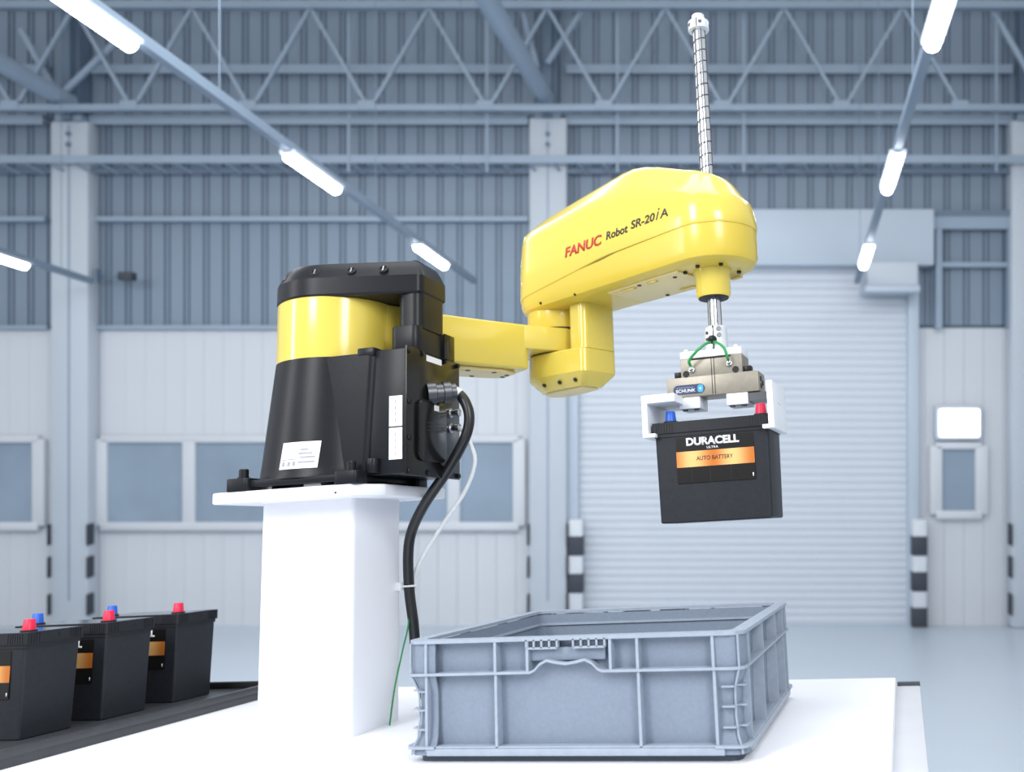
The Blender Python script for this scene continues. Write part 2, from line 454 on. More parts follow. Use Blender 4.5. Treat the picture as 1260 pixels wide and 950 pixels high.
# rows of tube lights on rails
t = Vector((106 / FOC, 1, SLOPE)); tn = t.normalized()
rail_labels = ['light rail crossing the upper left from the big near lamp down to the robot base', 'light rail above the roller door at the right', 'light rail at the far left edge']
lamp_labels = [['large near tube lamp at the top left corner', 'middle tube lamp of the left row, above the robot base', 'farthest tube lamp of the left row, beside the yellow arm'],
               ['large near tube lamp at the top right corner', 'middle tube lamp of the right row', 'farthest tube lamp of the right row, in front of the door hood'],
               [None, None, 'far tube lamp at the left edge of the picture']]
for k, X0 in enumerate((-3.357, .734, -7.448)):
    P = lambda dd: Vector((X0 + t.x * dd, dd, 2.364 + SLOPE * dd))
    rl = hroot('light_rail', rail_labels[k], 'light rail', P(6.3), 'lamp rails under the roof')
    MB().beam(P(2.4) - P(6.3) + Vector((0, 0, .06)), P(9.6) - P(6.3) + Vector((0, 0, .06)), .055, .06).build('channel', 'rail_grey', rl)
    for dd in (3.3, 5.3, 7.3, 9.2):
        MB().tube([P(dd) - P(6.3) + Vector((0, 0, .08)), P(dd) - P(6.3) + Vector((0, 0, 3.0))], .003, 6).build('hanger_wire', 'girder_dark', rl)
    for j, dd in enumerate((4.27, 6.35, 8.45)):
        if not lamp_labels[k][j]: continue
        l = hroot('tube_lamp', lamp_labels[k][j], 'lamp', P(dd), 'tube lamps under the roof')
        MB().beam(-tn * .34 + Vector((0, 0, .025)), tn * .34 + Vector((0, 0, .025)), .11, .025).build('reflector', 'column_white', l)
        MB().tube([-tn * .32, tn * .32], .042, 14).build('tube', 'lamp_tube', l)

# ------------------------------------------------------------------ table and pedestal
tb = thing('work_table', 'long white work table carrying the robot pedestal and the crate', 'table', Matrix.Translation((-1.45, 1.5, 0)))
MB().box(-1.75, 1.40, -.85, .785, -.04, 0).build('table_top', 'white_table', tb, bevel=.004)
MB().box(1.385, 1.455, -.85, .79, -.07, -.02).build('side_ledge', 'ledge_grey', tb, bevel=.003)
MB().box(1.402, 1.455, .785, .80, -.05, -.012).build('end_rail', 'dark_steel', tb)
MB().box(-1.65, 1.30, -.75, .70, -1.0, -.04).build('cabinet_body', 'white_table', tb)

pd = thing('robot_pedestal', 'square white pedestal with a wide top plate under the robot base', 'pedestal', Matrix.Translation((-1.215, 1.765, 0)))
b = MB(); b.poly_prism(rrect(-.109, .109, -.0925, .0925, .012), 0, .474); b.build('post', 'white_pedestal', pd)
b = MB(); b.poly_prism([(-.168, -.165), (.150, -.165), (.188, -.10), (.188, .15), (-.168, .15)], .474, .498); tp = b.build('top_plate', 'white_pedestal', pd, bevel=.004)
MB().cyl((.118, -.1655, .482), (0, -1, 0), .0022, .001, 10).build('pin_hole', 'dark_steel', tp)

# ------------------------------------------------------------------ robot
J1 = Vector((-1.205, 1.76)); J2 = Vector((-.848, 2.195)); J3 = Vector((-.376, 1.944))
rb = thing('scara_robot', 'yellow and black four-axis robot arm mounted on the white pedestal', 'robot', Matrix.Translation((J1.x, J1.y, .498)))
Z0 = .498
def L(x, y, z): return (x - J1.x, y - J1.y, z - Z0)       # world metres to robot metres
def arm_matrix(A, B):
    e = (B - A).normalized()
    M = Matrix(((e.x, -e.y, 0, A.x - J1.x), (e.y, e.x, 0, A.y - J1.y), (0, 0, 1, -Z0), (0, 0, 0, 1)))
    return M

# base casting: flange with lugs, flared body, rear connector box
base = link('base_casting', None, rb)
fb = MB()
fb.poly_prism(rrect(-.125, .135, -.150, .12, .02), .008, .022)
fb.build('flange', 'black_paint', base, bevel=.002)
for sx in (-.122, .127):
    for sy in (-.138, .10):
        lug = MB(); lug.poly_prism(rrect(sx - .026, sx + .026, sy - .022, sy + .022, .008), 0, .027)
        lo_ = lug.build('mounting_lug', 'black_paint', base, bevel=.002)
        bt = MB(); bt.lathe([(.012, .027), (.012, .03)], 20, Matrix.Translation((sx, sy, 0))); bt.lathe([(.0095, .03), (.0095, .045), (.008, .047)], 20, Matrix.Translation((sx, sy, 0)))
        bt.build('bolt', 'black_plastic', lo_)
for x in (-.085, .03): MB().box(x - .02, x + .02, -.125, -.06, 0, .008).build('shim', 'steel', base)
RX = [(.022, .154), (.06, .149), (.274, .127)]; RY = [(.022, .151), (.06, .147), (.274, .1255)]
rings = []
for z in (.020, .022, .03, .045, .06, .1, .15, .2, .274):
    rx, ry = interp(z, RX), interp(z, RY)
    if z < .03: rx += .004; ry += .003
    rings.append([(rx * cos(2 * PI * i / 72), ry * sin(2 * PI * i / 72) * (abs(sin(2 * PI * i / 72)) ** .0), z) for i in range(72)])
MB().loft(rings).build('flared_body', 'black_paint', base)
# flat shoulder beside the flare and its rounded ridge
MB().loft([[(x, y, z) for x, y in ((-.02, -.1155), (xr - .016, -.1155), (xr - .009, -.1135), (xr - .003, -.108), (xr + .002, -.099), (xr + .005, -.088), (xr + .004, .11), (-.02, .11))] for z, xr in ((.02, .149), (.273, .165))]).build('shoulder', 'black_paint', base)
MB().box(.122, .162, -.116, -.06, .265, .285).build('shoulder_tab', 'black_paint', base, bevel=.004)
MB().box(.15, .231, -.1085, .11, .018, .278).build('rear_box', 'black_paint', base, bevel=.003)
MB().cyl((.16, -.112, .022), (0, 0, 1), .013, .03, 20).build('corner_boss', 'black_paint', base, bevel=.002)

pn = MB(); pn.box(.231, .236, -.113, .113, .014, .282); pn = pn.build('connector_panel', 'panel_black', rb, bevel=.001)
for y, z in ((-.105, .272), (-.052, .275), (.045, .275), (.105, .275), (-.105, .165), (-.105, .09), (-.105, .022), (-.03, .022), (.105, .022)):
    MB().cyl((.236, y, z), (1, 0, 0), .0055, .004, 14).build('screw', 'black_plastic', pn, bevel=.001)
MB().box(.236, .2365, -.035, .03, .262, .275).build('white_sticker', 'label_white', pn)
ov = MB(); MO = Matrix(((0, 0, 1, .236), (1, 0, 0, 0), (0, 1, 0, 0), (0, 0, 0, 1)))
ov.poly_prism(rrect(-.078, .035, .045, .175, .02), 0, .010, MO); cvp = ov.build('cover_plate', 'panel_black', pn, bevel=.002)
MB().box(.246, .2465, -.02, .0, .155, .167).build('small_sticker', 'label_white', cvp)
for z in (.11, .118, .126): MB().box(.246, .2463, -.05, .02, z, z + .001).build('engraved_line', 'black_ink', cvp)
for y, z in ((.063, .160), (.063, .126)):
    ft = MB(); q = Matrix.Translation((.236, y, z)) @ Vector((1, 0, 0)).to_track_quat('Z', 'Y').to_matrix().to_4x4()
    ft.lathe([(.011, 0), (.011, .006), (.007, .006), (.007, .018), (.009, .018), (.009, .026), (.004, .027)], 6 * 3, q)
    ft.build('air_fitting', 'steel', pn)
MB().cyl((.236, -.066, .106), (1, 0, 0), .006, .006, 14).build('ground_screw', 'steel', pn)
cn = MB(); q = Matrix.Translation((.236, -.015, .193)) @ Vector((.75, .62, .1)).to_track_quat('Z', 'Y').to_matrix().to_4x4()
cn.lathe([(.026, -.01), (.026, .008), (.021, .010), (.021, .024), (.024, .025), (.024, .040), (.019, .042), (.019, .052)], 20, q)
cn.build('cable_connector', 'dark_steel', pn)

# curved rating plate on the flare
def flare_y(x, z): return -interp(z, RY) * math.sqrt(max(0, 1 - (x / interp(z, RX)) ** 2))
def flare_patch(x0, x1, z0, z1, off, material, name, parent, nx=8, nz=3):
    bm = MB(); V = [[bm.bm.verts.new((x0 + (x1 - x0) * i / nx + sh * (z0 + (z1 - z0) * j / nz - z0), flare_y(x0 + (x1 - x0) * i / nx, z0 + (z1 - z0) * j / nz) - off, z0 + (z1 - z0) * j / nz)) for i in range(nx + 1)] for j in range(nz + 1)]
    for j in range(nz):
        for i in range(nx): bm.bm.faces.new((V[j][i], V[j][i + 1], V[j + 1][i + 1], V[j + 1][i]))
    return bm.build(name, material, parent)
sh = .08
rp = flare_patch(-.032, .052, .039, .094, .001, 'label_white', 'rating_plate', rb)
for i, z in enumerate((.05, .06, .068, .076)):
    flare_patch(.012 + .004 * (i % 2), .046, z, z + .0035, .0016, 'label_print', 'printed_line', rp, 5, 1)
flare_patch(-.028, .01, .058, .0588, .0016, 'black_ink', 'printed_line', rp, 5, 1)
for x in (-.025, -.012, 0): flare_patch(x, x + .006, .045, .054, .0016, 'label_print', 'printed_mark', rp, 2, 1)
for z0, z1 in ((.115, .178), (.047, .112)):
    st = MB().box(.194, .2235, -.1098, -.1085, z0, z1).build('warning_strip', 'label_white', rb)
    for i in range(4): MB().box(.207, .209, -.1102, -.1098, z0 + .008 + i * .013, z0 + .016 + i * .013).build('printed_mark', 'label_print', st)

# yellow drum and inner arm
dr = MB(); dr.lathe([(.1225, .272), (.1255, .274), (.1262, .28), (.1262, .404), (.124, .407)], 96); dr.build('shoulder_drum', 'yellow_paint', rb)
MB().cyl((-.1245, -.012, .335), (-1, 0, 0), .004, .002, 12).build('drum_bolt', 'black_plastic', rb)
AM = arm_matrix(J1, J2); AL = (J2 - J1).length
arm = MB()
out = [(0, -.112), (.12, -.098), (.2, -.075), (.30, -.068), (.43, -.064)]
arc = [(.43 + .012 * sin(R(a)), -.052 - .012 * cos(R(a))) for a in (30, 60, 90)]
lower = out + arc + [(x, -y) for x, y in (out + arc)[::-1]]
arm.poly_prism(lower, .790, .904, AM)
arm.build('inner_arm', 'yellow_paint', rb, bevel=.009, seg=3)
arm = MB(); hullpts = hull([(.41, -.062), (.41, .062)] + circ(AL, 0, .078, 48)); arm.poly_prism(hullpts, .842, .9035, AM)
arm.build('elbow_tongue', 'yellow_paint', rb, bevel=.004, seg=2)
ip = MB().poly_prism([(.17, -.05), (.38, -.046), (.42, -.03), (.42, .03), (.38, .046), (.17, .05)], .781, .790, AM).build('underside_cover', 'cream_plate', rb, bevel=.003)
for u, w in ((.22, -.04), (.29, -.038), (.36, -.036), (.405, -.012), (.405, .012), (.33, .03)):
    MB().poly_prism([(u + x, w + y) for x, y in circ(0, 0, .006, 10)], .7795, .783, AM).build('screw', 'black_plastic', ip)

# black top cover and cable duct
cv = hull(circ(0, 0, .128, 64) + rrect(.10, .243, -.072, .05, .018))
cx_, cy_ = .05, 0
def inset(poly, t):
    n = len(poly); o = []
    for i in range(n):
        a, p, c = Vector(poly[i - 1]), Vector(poly[i]), Vector(poly[(i + 1) % n])
        e1 = (p - a).normalized(); e2 = (c - p).normalized()
        n1 = Vector((-e1.y, e1.x)); n2 = Vector((-e2.y, e2.x)); k = (n1 + n2); k = k / max(.3, k.dot(n1)) if k.length > 1e-6 else n1
        o.append((p.x + k.x * t, p.y + k.y * t))
    return o
rg = [[(x, y, z) for x, y in inset(cv, t)] for t, z in ((.004, .406), (0, .41), (0, .446), (.0015, .449), (.008, .463), (.016, .477), (.021, .482), (.030, .485))]
tc = MB().loft(rg).build('top_cover', 'black_paint', rb, angle=25)
for x, y, nx, ny in ((-.063, -.101, -.53, -.85), (.021, -.1175, .18, -.98), (.097, -.1005, .2, -.98), (.164, -.0855, .2, -.98)):
    q = Matrix.Translation((x, y, .4605)) @ Vector((nx, ny, .5)).to_track_quat('Z', 'Y').to_matrix().to_4x4()
    sc_ = MB(); sc_.lathe([(.0095, -.006), (.0095, .0022), (.0078, .0022), (.0078, .0)], 16, q); sc_ = sc_.build('cover_bolt', 'dark_hole', tc)
    MB().box(-.0016, .0016, -.0065, .0065, .0, .0036, q).build('bolt_slot', 'steel', sc_)
sc_ = MB().cyl((.226, -.052, .458), (1, -.6, .8), .008, .006, 14).build('cover_bolt', 'dark_hole', tc)
du = MB(); du.poly_prism(rrect(.183, .240, -.068, .045, .02), .33, .41); du.build('cable_duct', 'black_plastic', rb)
du = MB(); du.poly_prism(rrect(.172, .238, -.075, .05, .016), .278, .335); du.build('duct_sleeve', 'black_plastic', rb, bevel=.002)
MB().box(.240, .2445, .03, .075, .278, .335).build('duct_bracket', 'panel_black', rb, bevel=.001)

# outer arm: casting, cover, elbow fork, spindle nose
OM = arm_matrix(J2, J3); OL = (J3 - J2).length
def stadium(t, n=28, ra=.098, rbb=.109):
    pts = []
    for i in range(n + 1):
        a = -PI / 2 + PI * i / n; pts.append((OL + (rbb - t) * cos(a), (rbb - t) * sin(a)))
    m_ = 14
    for i in range(1, m_):
        s = i / m_; pts.append((OL * (1 - s), (rbb - t) * (1 - s) + (ra - t) * s))
    for i in range(n + 1):
        a = PI / 2 + PI * i / n; pts.append(((ra - t) * cos(a), (ra - t) * sin(a)))
    for i in range(1, m_):
        s = i / m_; pts.append((OL * s, -((rbb - t) * s + (ra - t) * (1 - s))))
    return pts
SEAM = [(-.1, .985), (-.05, .990), (.29, 1.028), (.64, 1.034)]
ZS = [(-.10, 1.15), (.0, 1.16), (.2, 1.168), (.36, 1.16), (.46, 1.135), (.54, 1.115), (.65, 1.085)]
ZT = [(-.10, 1.176), (-.05, 1.188), (-.035, 1.192), (-.018, 1.208), (.04, 1.218), (.20, 1.236), (.325, 1.250), (.36, 1.246), (.40, 1.235), (.44, 1.220), (.48, 1.203), (.53, 1.185), (.575, 1.166), (.65, 1.125)]
def sm(u, tab, w=.02): return sum(interp(u + k * w / 2, tab) for k in (-2, -1, 0, 1, 2)) / 5
rings = []
for ins, zf in ((.0015, lambda u: interp(u, SEAM)), (0, lambda u: interp(u, SEAM) + .004),
                (.001, lambda u: interp(u, SEAM) * .6 + sm(u, ZS) * .4), (.006, lambda u: interp(u, SEAM) * .12 + sm(u, ZS) * .88),
                (.012, lambda u: sm(u, ZS) + .008), (.024, lambda u: sm(u, ZS) * .65 + sm(u, ZT, .008) * .35),
                (.046, lambda u: sm(u, ZS) * .2 + sm(u, ZT, .008) * .8), (.058, lambda u: sm(u, ZT, .008) - .002), (.07, lambda u: sm(u, ZT, .008) + .002),
                (.0955, lambda u: sm(u, ZT, .008) + .005)):
    rings.append([OM @ Vector((u, w, zf(u))) for u, w in stadium(ins)])
ac = MB().loft(rings).build('outer_arm_cover', 'yellow_paint', rb, angle=40)
rings = []
for ins, z in ((.035, .952), (.020, .954), (.010, .960), (.003, .975)):
    rings.append([OM @ Vector((u, w, z)) for u, w in stadium(ins)])
rings.append([OM @ Vector((u, w, interp(u, SEAM) + .004)) for u, w in stadium(.003)])
oc = MB().loft(rings).build('outer_arm_casting', 'yellow_cast', rb, angle=30)
bp = MB().poly_prism([(.26, -.068), (.49, -.07), (.49, .07), (.26, .068)], .9475, .953, OM).build('bottom_plate', 'cream_plate', rb, bevel=.001)
for u, w, l in ((.32, -.055, .045), (.42, .045, .045), (.40, -.058, .03), (.55, .07, .03)):
    MB().poly_prism(rrect(u - l / 2, u + l / 2, w - .006, w + .006, .003, 2), .944, .9485, OM).build('vent_slot', 'yellow_cast', bp)
for u, w in ((.36, -.06), (.345, .055), (.46, -.045), (.475, .05)):
    MB().poly_prism([(u + x, w + y) for x, y in circ(0, 0, .005, 10)], .9455, .949, OM).build('screw', 'dark_hole', bp)
for u, w, z in ((.04, -.091, .967), (.17, -.09, .962), (.47, -.094, .972), (-.075, -.05, .975)):
    p = OM @ Vector((u, w, z)); MB().cyl(p, OM.to_3x3() @ Vector((0, -1, -.8)), .0036, .003, 12).build('cover_screw', 'dark_hole', oc)
# elbow fork
hb_ = MB(); hb_.lathe([(.079, .907), (.08, .909), (.08, .96)], 56, OM); hb_.build('elbow_hub', 'yellow_cast', rb)
jr = MB(); jr.lathe([(.0775, .8995), (.0775, .9085)], 56, OM); jr.build('joint_gap', 'dark_hole', rb)
jr = MB(); jr.lathe([(.0755, .8355), (.0755, .845)], 56, OM); jr.build('joint_gap', 'dark_hole', rb)
lugp = hull(circ(0, 0, .079, 56) + rrect(.06, .158, -.060, .060, .02, 6))
def lug_ring(t): return [(.04 + (x - .04) * (1 - t / .118), y * (1 - t / .079)) for x, y in lugp]
lr = [[OM @ Vector((x, y, z)) for x, y in lug_ring(t)] for t, z in ((.034, .745), (.030, .746), (.004, .772), (.0, .778), (.0, .834), (.003, .838))]
lg = MB().loft(lr).build('elbow_lug', 'yellow_paint', rb, angle=30)
for i, (u, w) in enumerate(((-.028, -.052), (.012, -.0665), (.066, -.062), (.117, -.054))):
    p = OM @ Vector((u, w * .93, .760)); MB().cyl(p, OM.to_3x3() @ Vector((-.3 if i == 0 else 0, -1, -.9)), .0055, .003, 12).build('lug_bolt', 'dark_hole', lg)
MB().poly_prism(lug_ring(.04), .740, .746, OM).build('lug_cap', 'cream_plate', lg, bevel=.002)
MB().poly_prism(rrect(.098, .158, -.056, .058, .018, 6), .8365, .965, OM).build('elbow_post', 'yellow_paint', rb)
# spindle nose under the arm
SM = Matrix.Translation(L(J3.x, J3.y, 0))
ns = MB(); ns.lathe([(.044, .96), (.044, .945), (.0395, .938), (.0395, .896), (.036, .889)], 48, SM); ns.build('spindle_nose', 'yellow_paint', rb)
ns = MB(); ns.lathe([(.034, .8905), (.034, .887)], 40, SM); ns.build('nose_seal', 'dark_hole', rb)
for a in (-110, -60, 200, 20):
    MB().cyl(L(J3.x + .062 * cos(R(a)), J3.y + .062 * sin(R(a)), .947), (0, 0, 1), .005, .008, 12).build('nose_screw', 'dark_hole', rb)
# ball screw spline shaft
sp = MB(); sp.lathe([(.0145, .80), (.0145, 1.565)], 36, SM); sp = sp.build('spline_shaft', 'steel_shaft', rb)
hp = MB()
for ph in (0,):
    n_ = 330; pts = []
    for i in range(n_):
        a = ph + 2 * PI * i / 24; z = 1.15 + .40 * i / n_
        pts.append(L(J3.x + .0146 * cos(a), J3.y + .0146 * sin(a), z))
    hp.tube(pts, .0016, 6)
hp.build('screw_groove', 'dark_steel', sp)
for a in (-120, -60, 0, 60, 120, 180):
    x, y = J3.x + .0147 * cos(R(a)), J3.y + .0147 * sin(R(a))
    MB().tube([L(x, y, .81), L(x, y, 1.56)], .0014, 6).build('spline_groove', 'dark_steel', sp)
tcx = MB(); tcx.lathe([(.016, 1.548), (.024, 1.549), (.025, 1.551), (.025, 1.569), (.024, 1.571), (.015, 1.571), (.015, 1.588), (.012, 1.59)], 36, SM)
tcx = tcx.build('stop_collar', 'aluminium', rb)
for a in (-70, -140, 10):
    MB().cyl(L(J3.x + .0235 * cos(R(a)), J3.y + .0235 * sin(R(a)), 1.56), (cos(R(a)), sin(R(a)), 0), .0045, .0025, 12).build('clamp_screw', 'dark_steel', tcx)
MB().box(*[v for v in (J3.x - J1.x - .0012, J3.x - J1.x + .0012, J3.y - J1.y - .0256, J3.y - J1.y - .02, 1.55 - Z0, 1.5715 - Z0)]).build('clamp_slit', 'dark_hole', tcx)

# lettering on the near side of the cover
def on_cover(me, u0, z0):
    for v in me.vertices:
        u, z, o = u0 + v.co.x, z0 + v.co.y, v.co.z
        s0 = interp(u, SEAM) + .004; z1 = interp(u, SEAM) * .6 + sm(u, ZS) * .4; z2 = interp(u, SEAM) * .12 + sm(u, ZS) * .88
        ins = interp(z, [(s0, 0), (z1, .001), (z2, .006), (z2 + .02, .014)])
        w = -((.098 + (.109 - .098) * u / OL) - ins) - .0003 - o
        v.co = OM @ Vector((u, w, z))
    return me
def lettering(body, u0, u1, z0, h, material, **k):
    me = text_mesh(body, u1 - u0, h, material=material, **k)
    bm = bmesh.new(); bm.from_mesh(me); bmesh.ops.subdivide_edges(bm, edges=[e for e in bm.edges if e.calc_length() > .012], cuts=2); bm.to_mesh(me); bm.free()
    link('lettering', on_cover(me, u0, z0), ac)
lettering('FANUC', .148, .284, 1.058, .0265, 'red_ink', bold=.03, shear=.12)
lettering('Robot', .300, .374, 1.064, .0205, 'black_ink', bold=.02, shear=.1)
lettering('SR-20', .385, .462, 1.068, .0205, 'black_ink', bold=.018, shear=.1)
lettering('i', .466, .4765, 1.068, .027, 'black_ink', bold=.004, shear=.35)
lettering('A', .479, .504, 1.068, .0205, 'black_ink', bold=.012, shear=.05)

# ------------------------------------------------------------------ gripper
GY = R(-2.8)
gr = thing('gripper', 'parallel gripper with white L-shaped fingers hanging from the robot shaft', 'gripper', Matrix.Translation((J3.x, J3.y, .60)) @ Matrix.Rotation(GY, 4, 'Z'))
cp = MB(); cp.lathe([(.020, .222), (.0245, .218), (.0255, .214), (.0255, .164)], 36); cp = cp.build('coupling', 'aluminium', gr)
MB().box(-.0012, .0012, -.026, -.01, .165, .221).build('clamp_slit', 'dark_hole', cp)
for x, z in ((.012, .212), (.012, .198), (-.014, .205), (-.014, .190)):
    y = -math.sqrt(.0255 ** 2 - x * x); MB().cyl((x, y + .001, z), (x, y, 0), .0035 if x < 0 else .0055, .003, 14).build('clamp_screw', 'dark_steel', cp)
x0 = -.006
MB().box(x0 - .070, x0 + .070, -.036, .036, .148, .164).build('adapter_plate', 'white_aluminium', gr, bevel=.0015)
for x in (-.06, .055): 
    for y in (-.02, .024): MB().cyl((x0 + x, y, .164), (0, 0, 1), .006, .007, 14).build('plate_screw', 'aluminium', gr)
ub = MB().box(x0 - .070, x0 + .070, -.036, .036, .106, .148).build('upper_body', 'taupe_metal', gr, bevel=.0015)
MB().box(x0 - .05, x0 + .045, -.0364, -.03, .1435, .1475).build('dark_gap', 'dark_hole', ub)
for x in (-.058, .055): MB().cyl((x0 + x, -.034, .1135), (0, -1, 0), .0075, .0025, 20).build('port_hole', 'dark_hole', ub)
for x in (-.044, .042):
    f_ = MB(); q = Matrix.Translation((x0 + x, -.036, .126 - .006 * (x < 0))) @ Vector((0, -1, .5)).to_track_quat('Z', 'Y').to_matrix().to_4x4()
    f_.lathe([(.0065, 0), (.0065, .004), (.005, .004), (.005, .012), (.0035, .013)], 16, q); f_.build('hose_fitting', 'steel', ub)
wb = MB().box(x0 - .104, x0 + .104, -.036, .036, .062, .107).build('wide_body', 'taupe_metal', gr, bevel=.0015)
MB().box(x0 + .000, x0 + .0015, -.0364, -.035, .064, .147).build('groove', 'dark_hole', wb)
MB().box(x0 + .006, x0 + .0075, -.0364, -.035, .064, .147).build('groove', 'dark_hole', wb)
for x in (-.0795, .0795): MB().box(x0 + x - .008, x0 + x + .008, -.028, -.006, .107, .121).build('stop_block', 'black_plastic', wb, bevel=.001)
for y, z in ((-.01, .092), (-.01, .076), (.01, .085)): MB().cyl((x0 + .104, y, z), (1, 0, 0), .006, .0015, 14).build('side_screw', 'dark_hole', wb)
# badge
bd = MB(); bd.poly_prism([(x, y) for x, y in rrect(-.036, .036, -.0105, .0105, .0104, 8)], 0, .0009, Matrix.Translation((x0 - .053, -.0362, .079)) @ FRONT); bd = bd.build('maker_badge', 'logo_navy', gr)
me = text_mesh('SCHUNK', .045, .0075, bold=.015, material='white_ink', thick=.0003, space=1.05); link('lettering', me, bd, Matrix.Translation((x0 - .083, -.0371, .0725)) @ FRONT)
MB().box(x0 - .081, x0 - .042, -.0374, -.0371, .0828, .0838).build('small_print', 'label_print', bd)
MB().poly_prism(rrect(-.0065, .0065, -.0085, .0085, .005, 5), 0, .0004, Matrix.Translation((x0 - .0265, -.0371, .079)) @ FRONT).build('badge_emblem', 'logo_blue', bd)
MB().poly_prism(circ(0, 0, .0022, 12), 0, .0003, Matrix.Translation((x0 - .0265, -.0375, .079)) @ FRONT).build('emblem_dot', 'white_ink', bd)
# jaws
for s in (-1, 1):
    jw = MB().box(x0 + s * .054 - .024, x0 + s * .054 + .024, -.034, .034, .036, .062).build('jaw_carriage', 'white_aluminium', gr, bevel=.0015)
    for dx in (-.014, .012): MB().cyl((x0 + s * .054 + dx, -.02, .036), (0, 0, -1), .006, .003, 14).build('jaw_bolt', 'dark_steel', jw)
    xo = -.150 if s < 0 else .1385
    xi = xo - s * .0125
    f_ = MB(); prof = [(xo, .064), (xo, -.028), (xo - s * .029, -.028), (xo - s * .029, -.0195), (xi, -.0195), (xi, .046), (xo - s * .075, .046), (xo - s * .075, .064)]
    if s > 0: prof = [(xo, .072), (xo, -.028), (xo - s * .026, -.028), (xo - s * .026, -.0195), (xi, -.0195), (xi, .072)]
    MX = Matrix.Translation((0, .055, 0)) @ FRONT
    f_.poly_prism(prof, 0, .155, MX); f_ = f_.build('finger', 'white_aluminium', gr, bevel=.0012)
    for y in (-.01, .012): MB().cyl((xo, y - .03, .03), (s, 0, 0), .0015, .0004, 10).build('dowel', 'dark_steel', f_)
bk = MB().box(.070, .128, -.03, .03, .042, .060).build('jaw_rail', 'dark_steel', gr)

# green air hose on the gripper
gw = thing('green_air_hose', 'short green twin air hose looped over the front of the gripper', 'hose', gr.matrix_basis.copy())
for s, xe, ze in ((-1, x0 - .044, .1275), (1, x0 + .042, .133)):
    MB().tube(smooth_path([(x0 + .006, -.033, .180), (x0 + .006 + s * .012, -.045, .176), (x0 + .006 + s * .030, -.056, .160), (xe, -.055, .14), (xe, -.043, ze)], 8), .0032, 10).build('hose', 'wire_green', gw)
MB().cyl((x0 + .006, -.028, .187), (0, -1, -.1), .0095, .012, 20).build('junction', 'black_plastic', gw, bevel=.002)

# ------------------------------------------------------------------ batteries
BW, BD, BH = .250, .130, .215
def battery(label, M, group):
    r = thing('car_battery', label, 'battery', M, group)
    b = MB(); rg = []
    for z, s in ((0, -.006), (.002, -.0035), (.19, .0)):
        rg.append([(x, y, z) for x, y in rrect(-BW / 2 - s, BW / 2 + s, -BD / 2 - s, BD / 2 + s, .006, 3)])
    b.loft(rg).build('case', 'battery_body', r)
    lid = MB()
    lid.poly_prism(rrect(-BW / 2 - .002, BW / 2 + .002, -BD / 2 - .002, BD / 2 + .002, .006, 3), .183, .191)
    lid.poly_prism(rrect(-BW / 2 - .005, BW / 2 + .005, -BD / 2 - .005, BD / 2 + .005, .005, 3), .191, .2145)
    for sy in (-1, 1):
        for sx in (-1, 1):
            for i in range(7):
                x = sx * (BW / 2 - .004 - i * .006); y = sy * (BD / 2 + .005)
                lid.box(x - .0013, x + .0013, y - .001, y + .001, .193, .2135)
                if i < 5:
                    xx = sx * (BW / 2 + .005); yy = sy * (BD / 2 - .004 - i * .006); lid.box(xx - .001, xx + .001, yy - .0013, yy + .0013, .193, .2135)
    ld = lid.build('lid', 'battery_lid', r)
    MB().poly_prism(rrect(-BW / 2 + .001, BW / 2 - .001, -BD / 2 + .001, BD / 2 - .001, .004, 3), .2145, .2152).build('lid_top', 'battery_top', ld)
    MB().cyl((BW / 2 + .004, .01, .2045), (1, 0, 0), .0028, .002, 12).build('vent_hole', 'dark_hole', ld)
    for x, mt in ((-.094, 'terminal_blue'), (.107, 'terminal_red')):
        q = Matrix.Translation((x, -BD / 2 + .022, .215))
        t_ = MB(); t_.lathe([(.0125, .004), (.0105, .0245), (.0095, .026)], 24, q)
        t_.build('terminal_cap', mt, r)
        t_ = MB(); t_.lathe([(.0155, -.0), (.0155, .004)], 24, q); t_.build('terminal_collar', 'battery_lid', r)
    y = -BD / 2
    lb = MB().box(-.078, .092, y - .0007, y + .002, .082, .179).build('label_panel', 'battery_label', r)
    MB().box(-.078, .092, y - .0011, y - .0006, .1155, .149).build('orange_band', 'battery_orange', lb)
    def txt(s, xa, xb, z, h, mt, bold):
        link('lettering', text_mesh(s, xb - xa, h, bold=bold, material=mt, thick=.0004), lb, Matrix.Translation((xa, y - .0009, z)) @ FRONT)
    txt('DURACELL', -.055, .061, .1605, .0175, 'white_ink', .045)
    txt('ULTRA', -.010, .015, .1525, .005, 'white_ink', .0)
    txt('AUTO BATTERY', -.034, .046, .1285, .009, 'black_ink', .012)
    txt('1', .086, .0885, .088, .007, 'white_ink', .01)
    for x in (-.045, -.005, .04): MB().box(x - .0005, x + .0005, y - .0009, y - .0006, .083, .114).build('print_line', 'label_print' if False else 'battery_body', lb)
    return r
battery('black car battery hanging in the gripper fingers above the crate', Matrix.Translation((J3.x, J3.y, .3885)) @ Matrix.Rotation(GY, 4, 'Z') @ Matrix.Translation((-.003, -.018, 0)), 'car batteries')
TZ = .019
for yn, lab in ((1.580, 'black car battery on the tray cut by the left edge of the picture'),
                (1.777, 'black car battery in the middle of the row on the tray'),
                (1.985, 'black car battery at the far end of the tray, nearest the pedestal')):
    battery(lab, Matrix.Translation((-1.803 - BW / 2, yn + BD / 2, TZ)), 'car batteries')

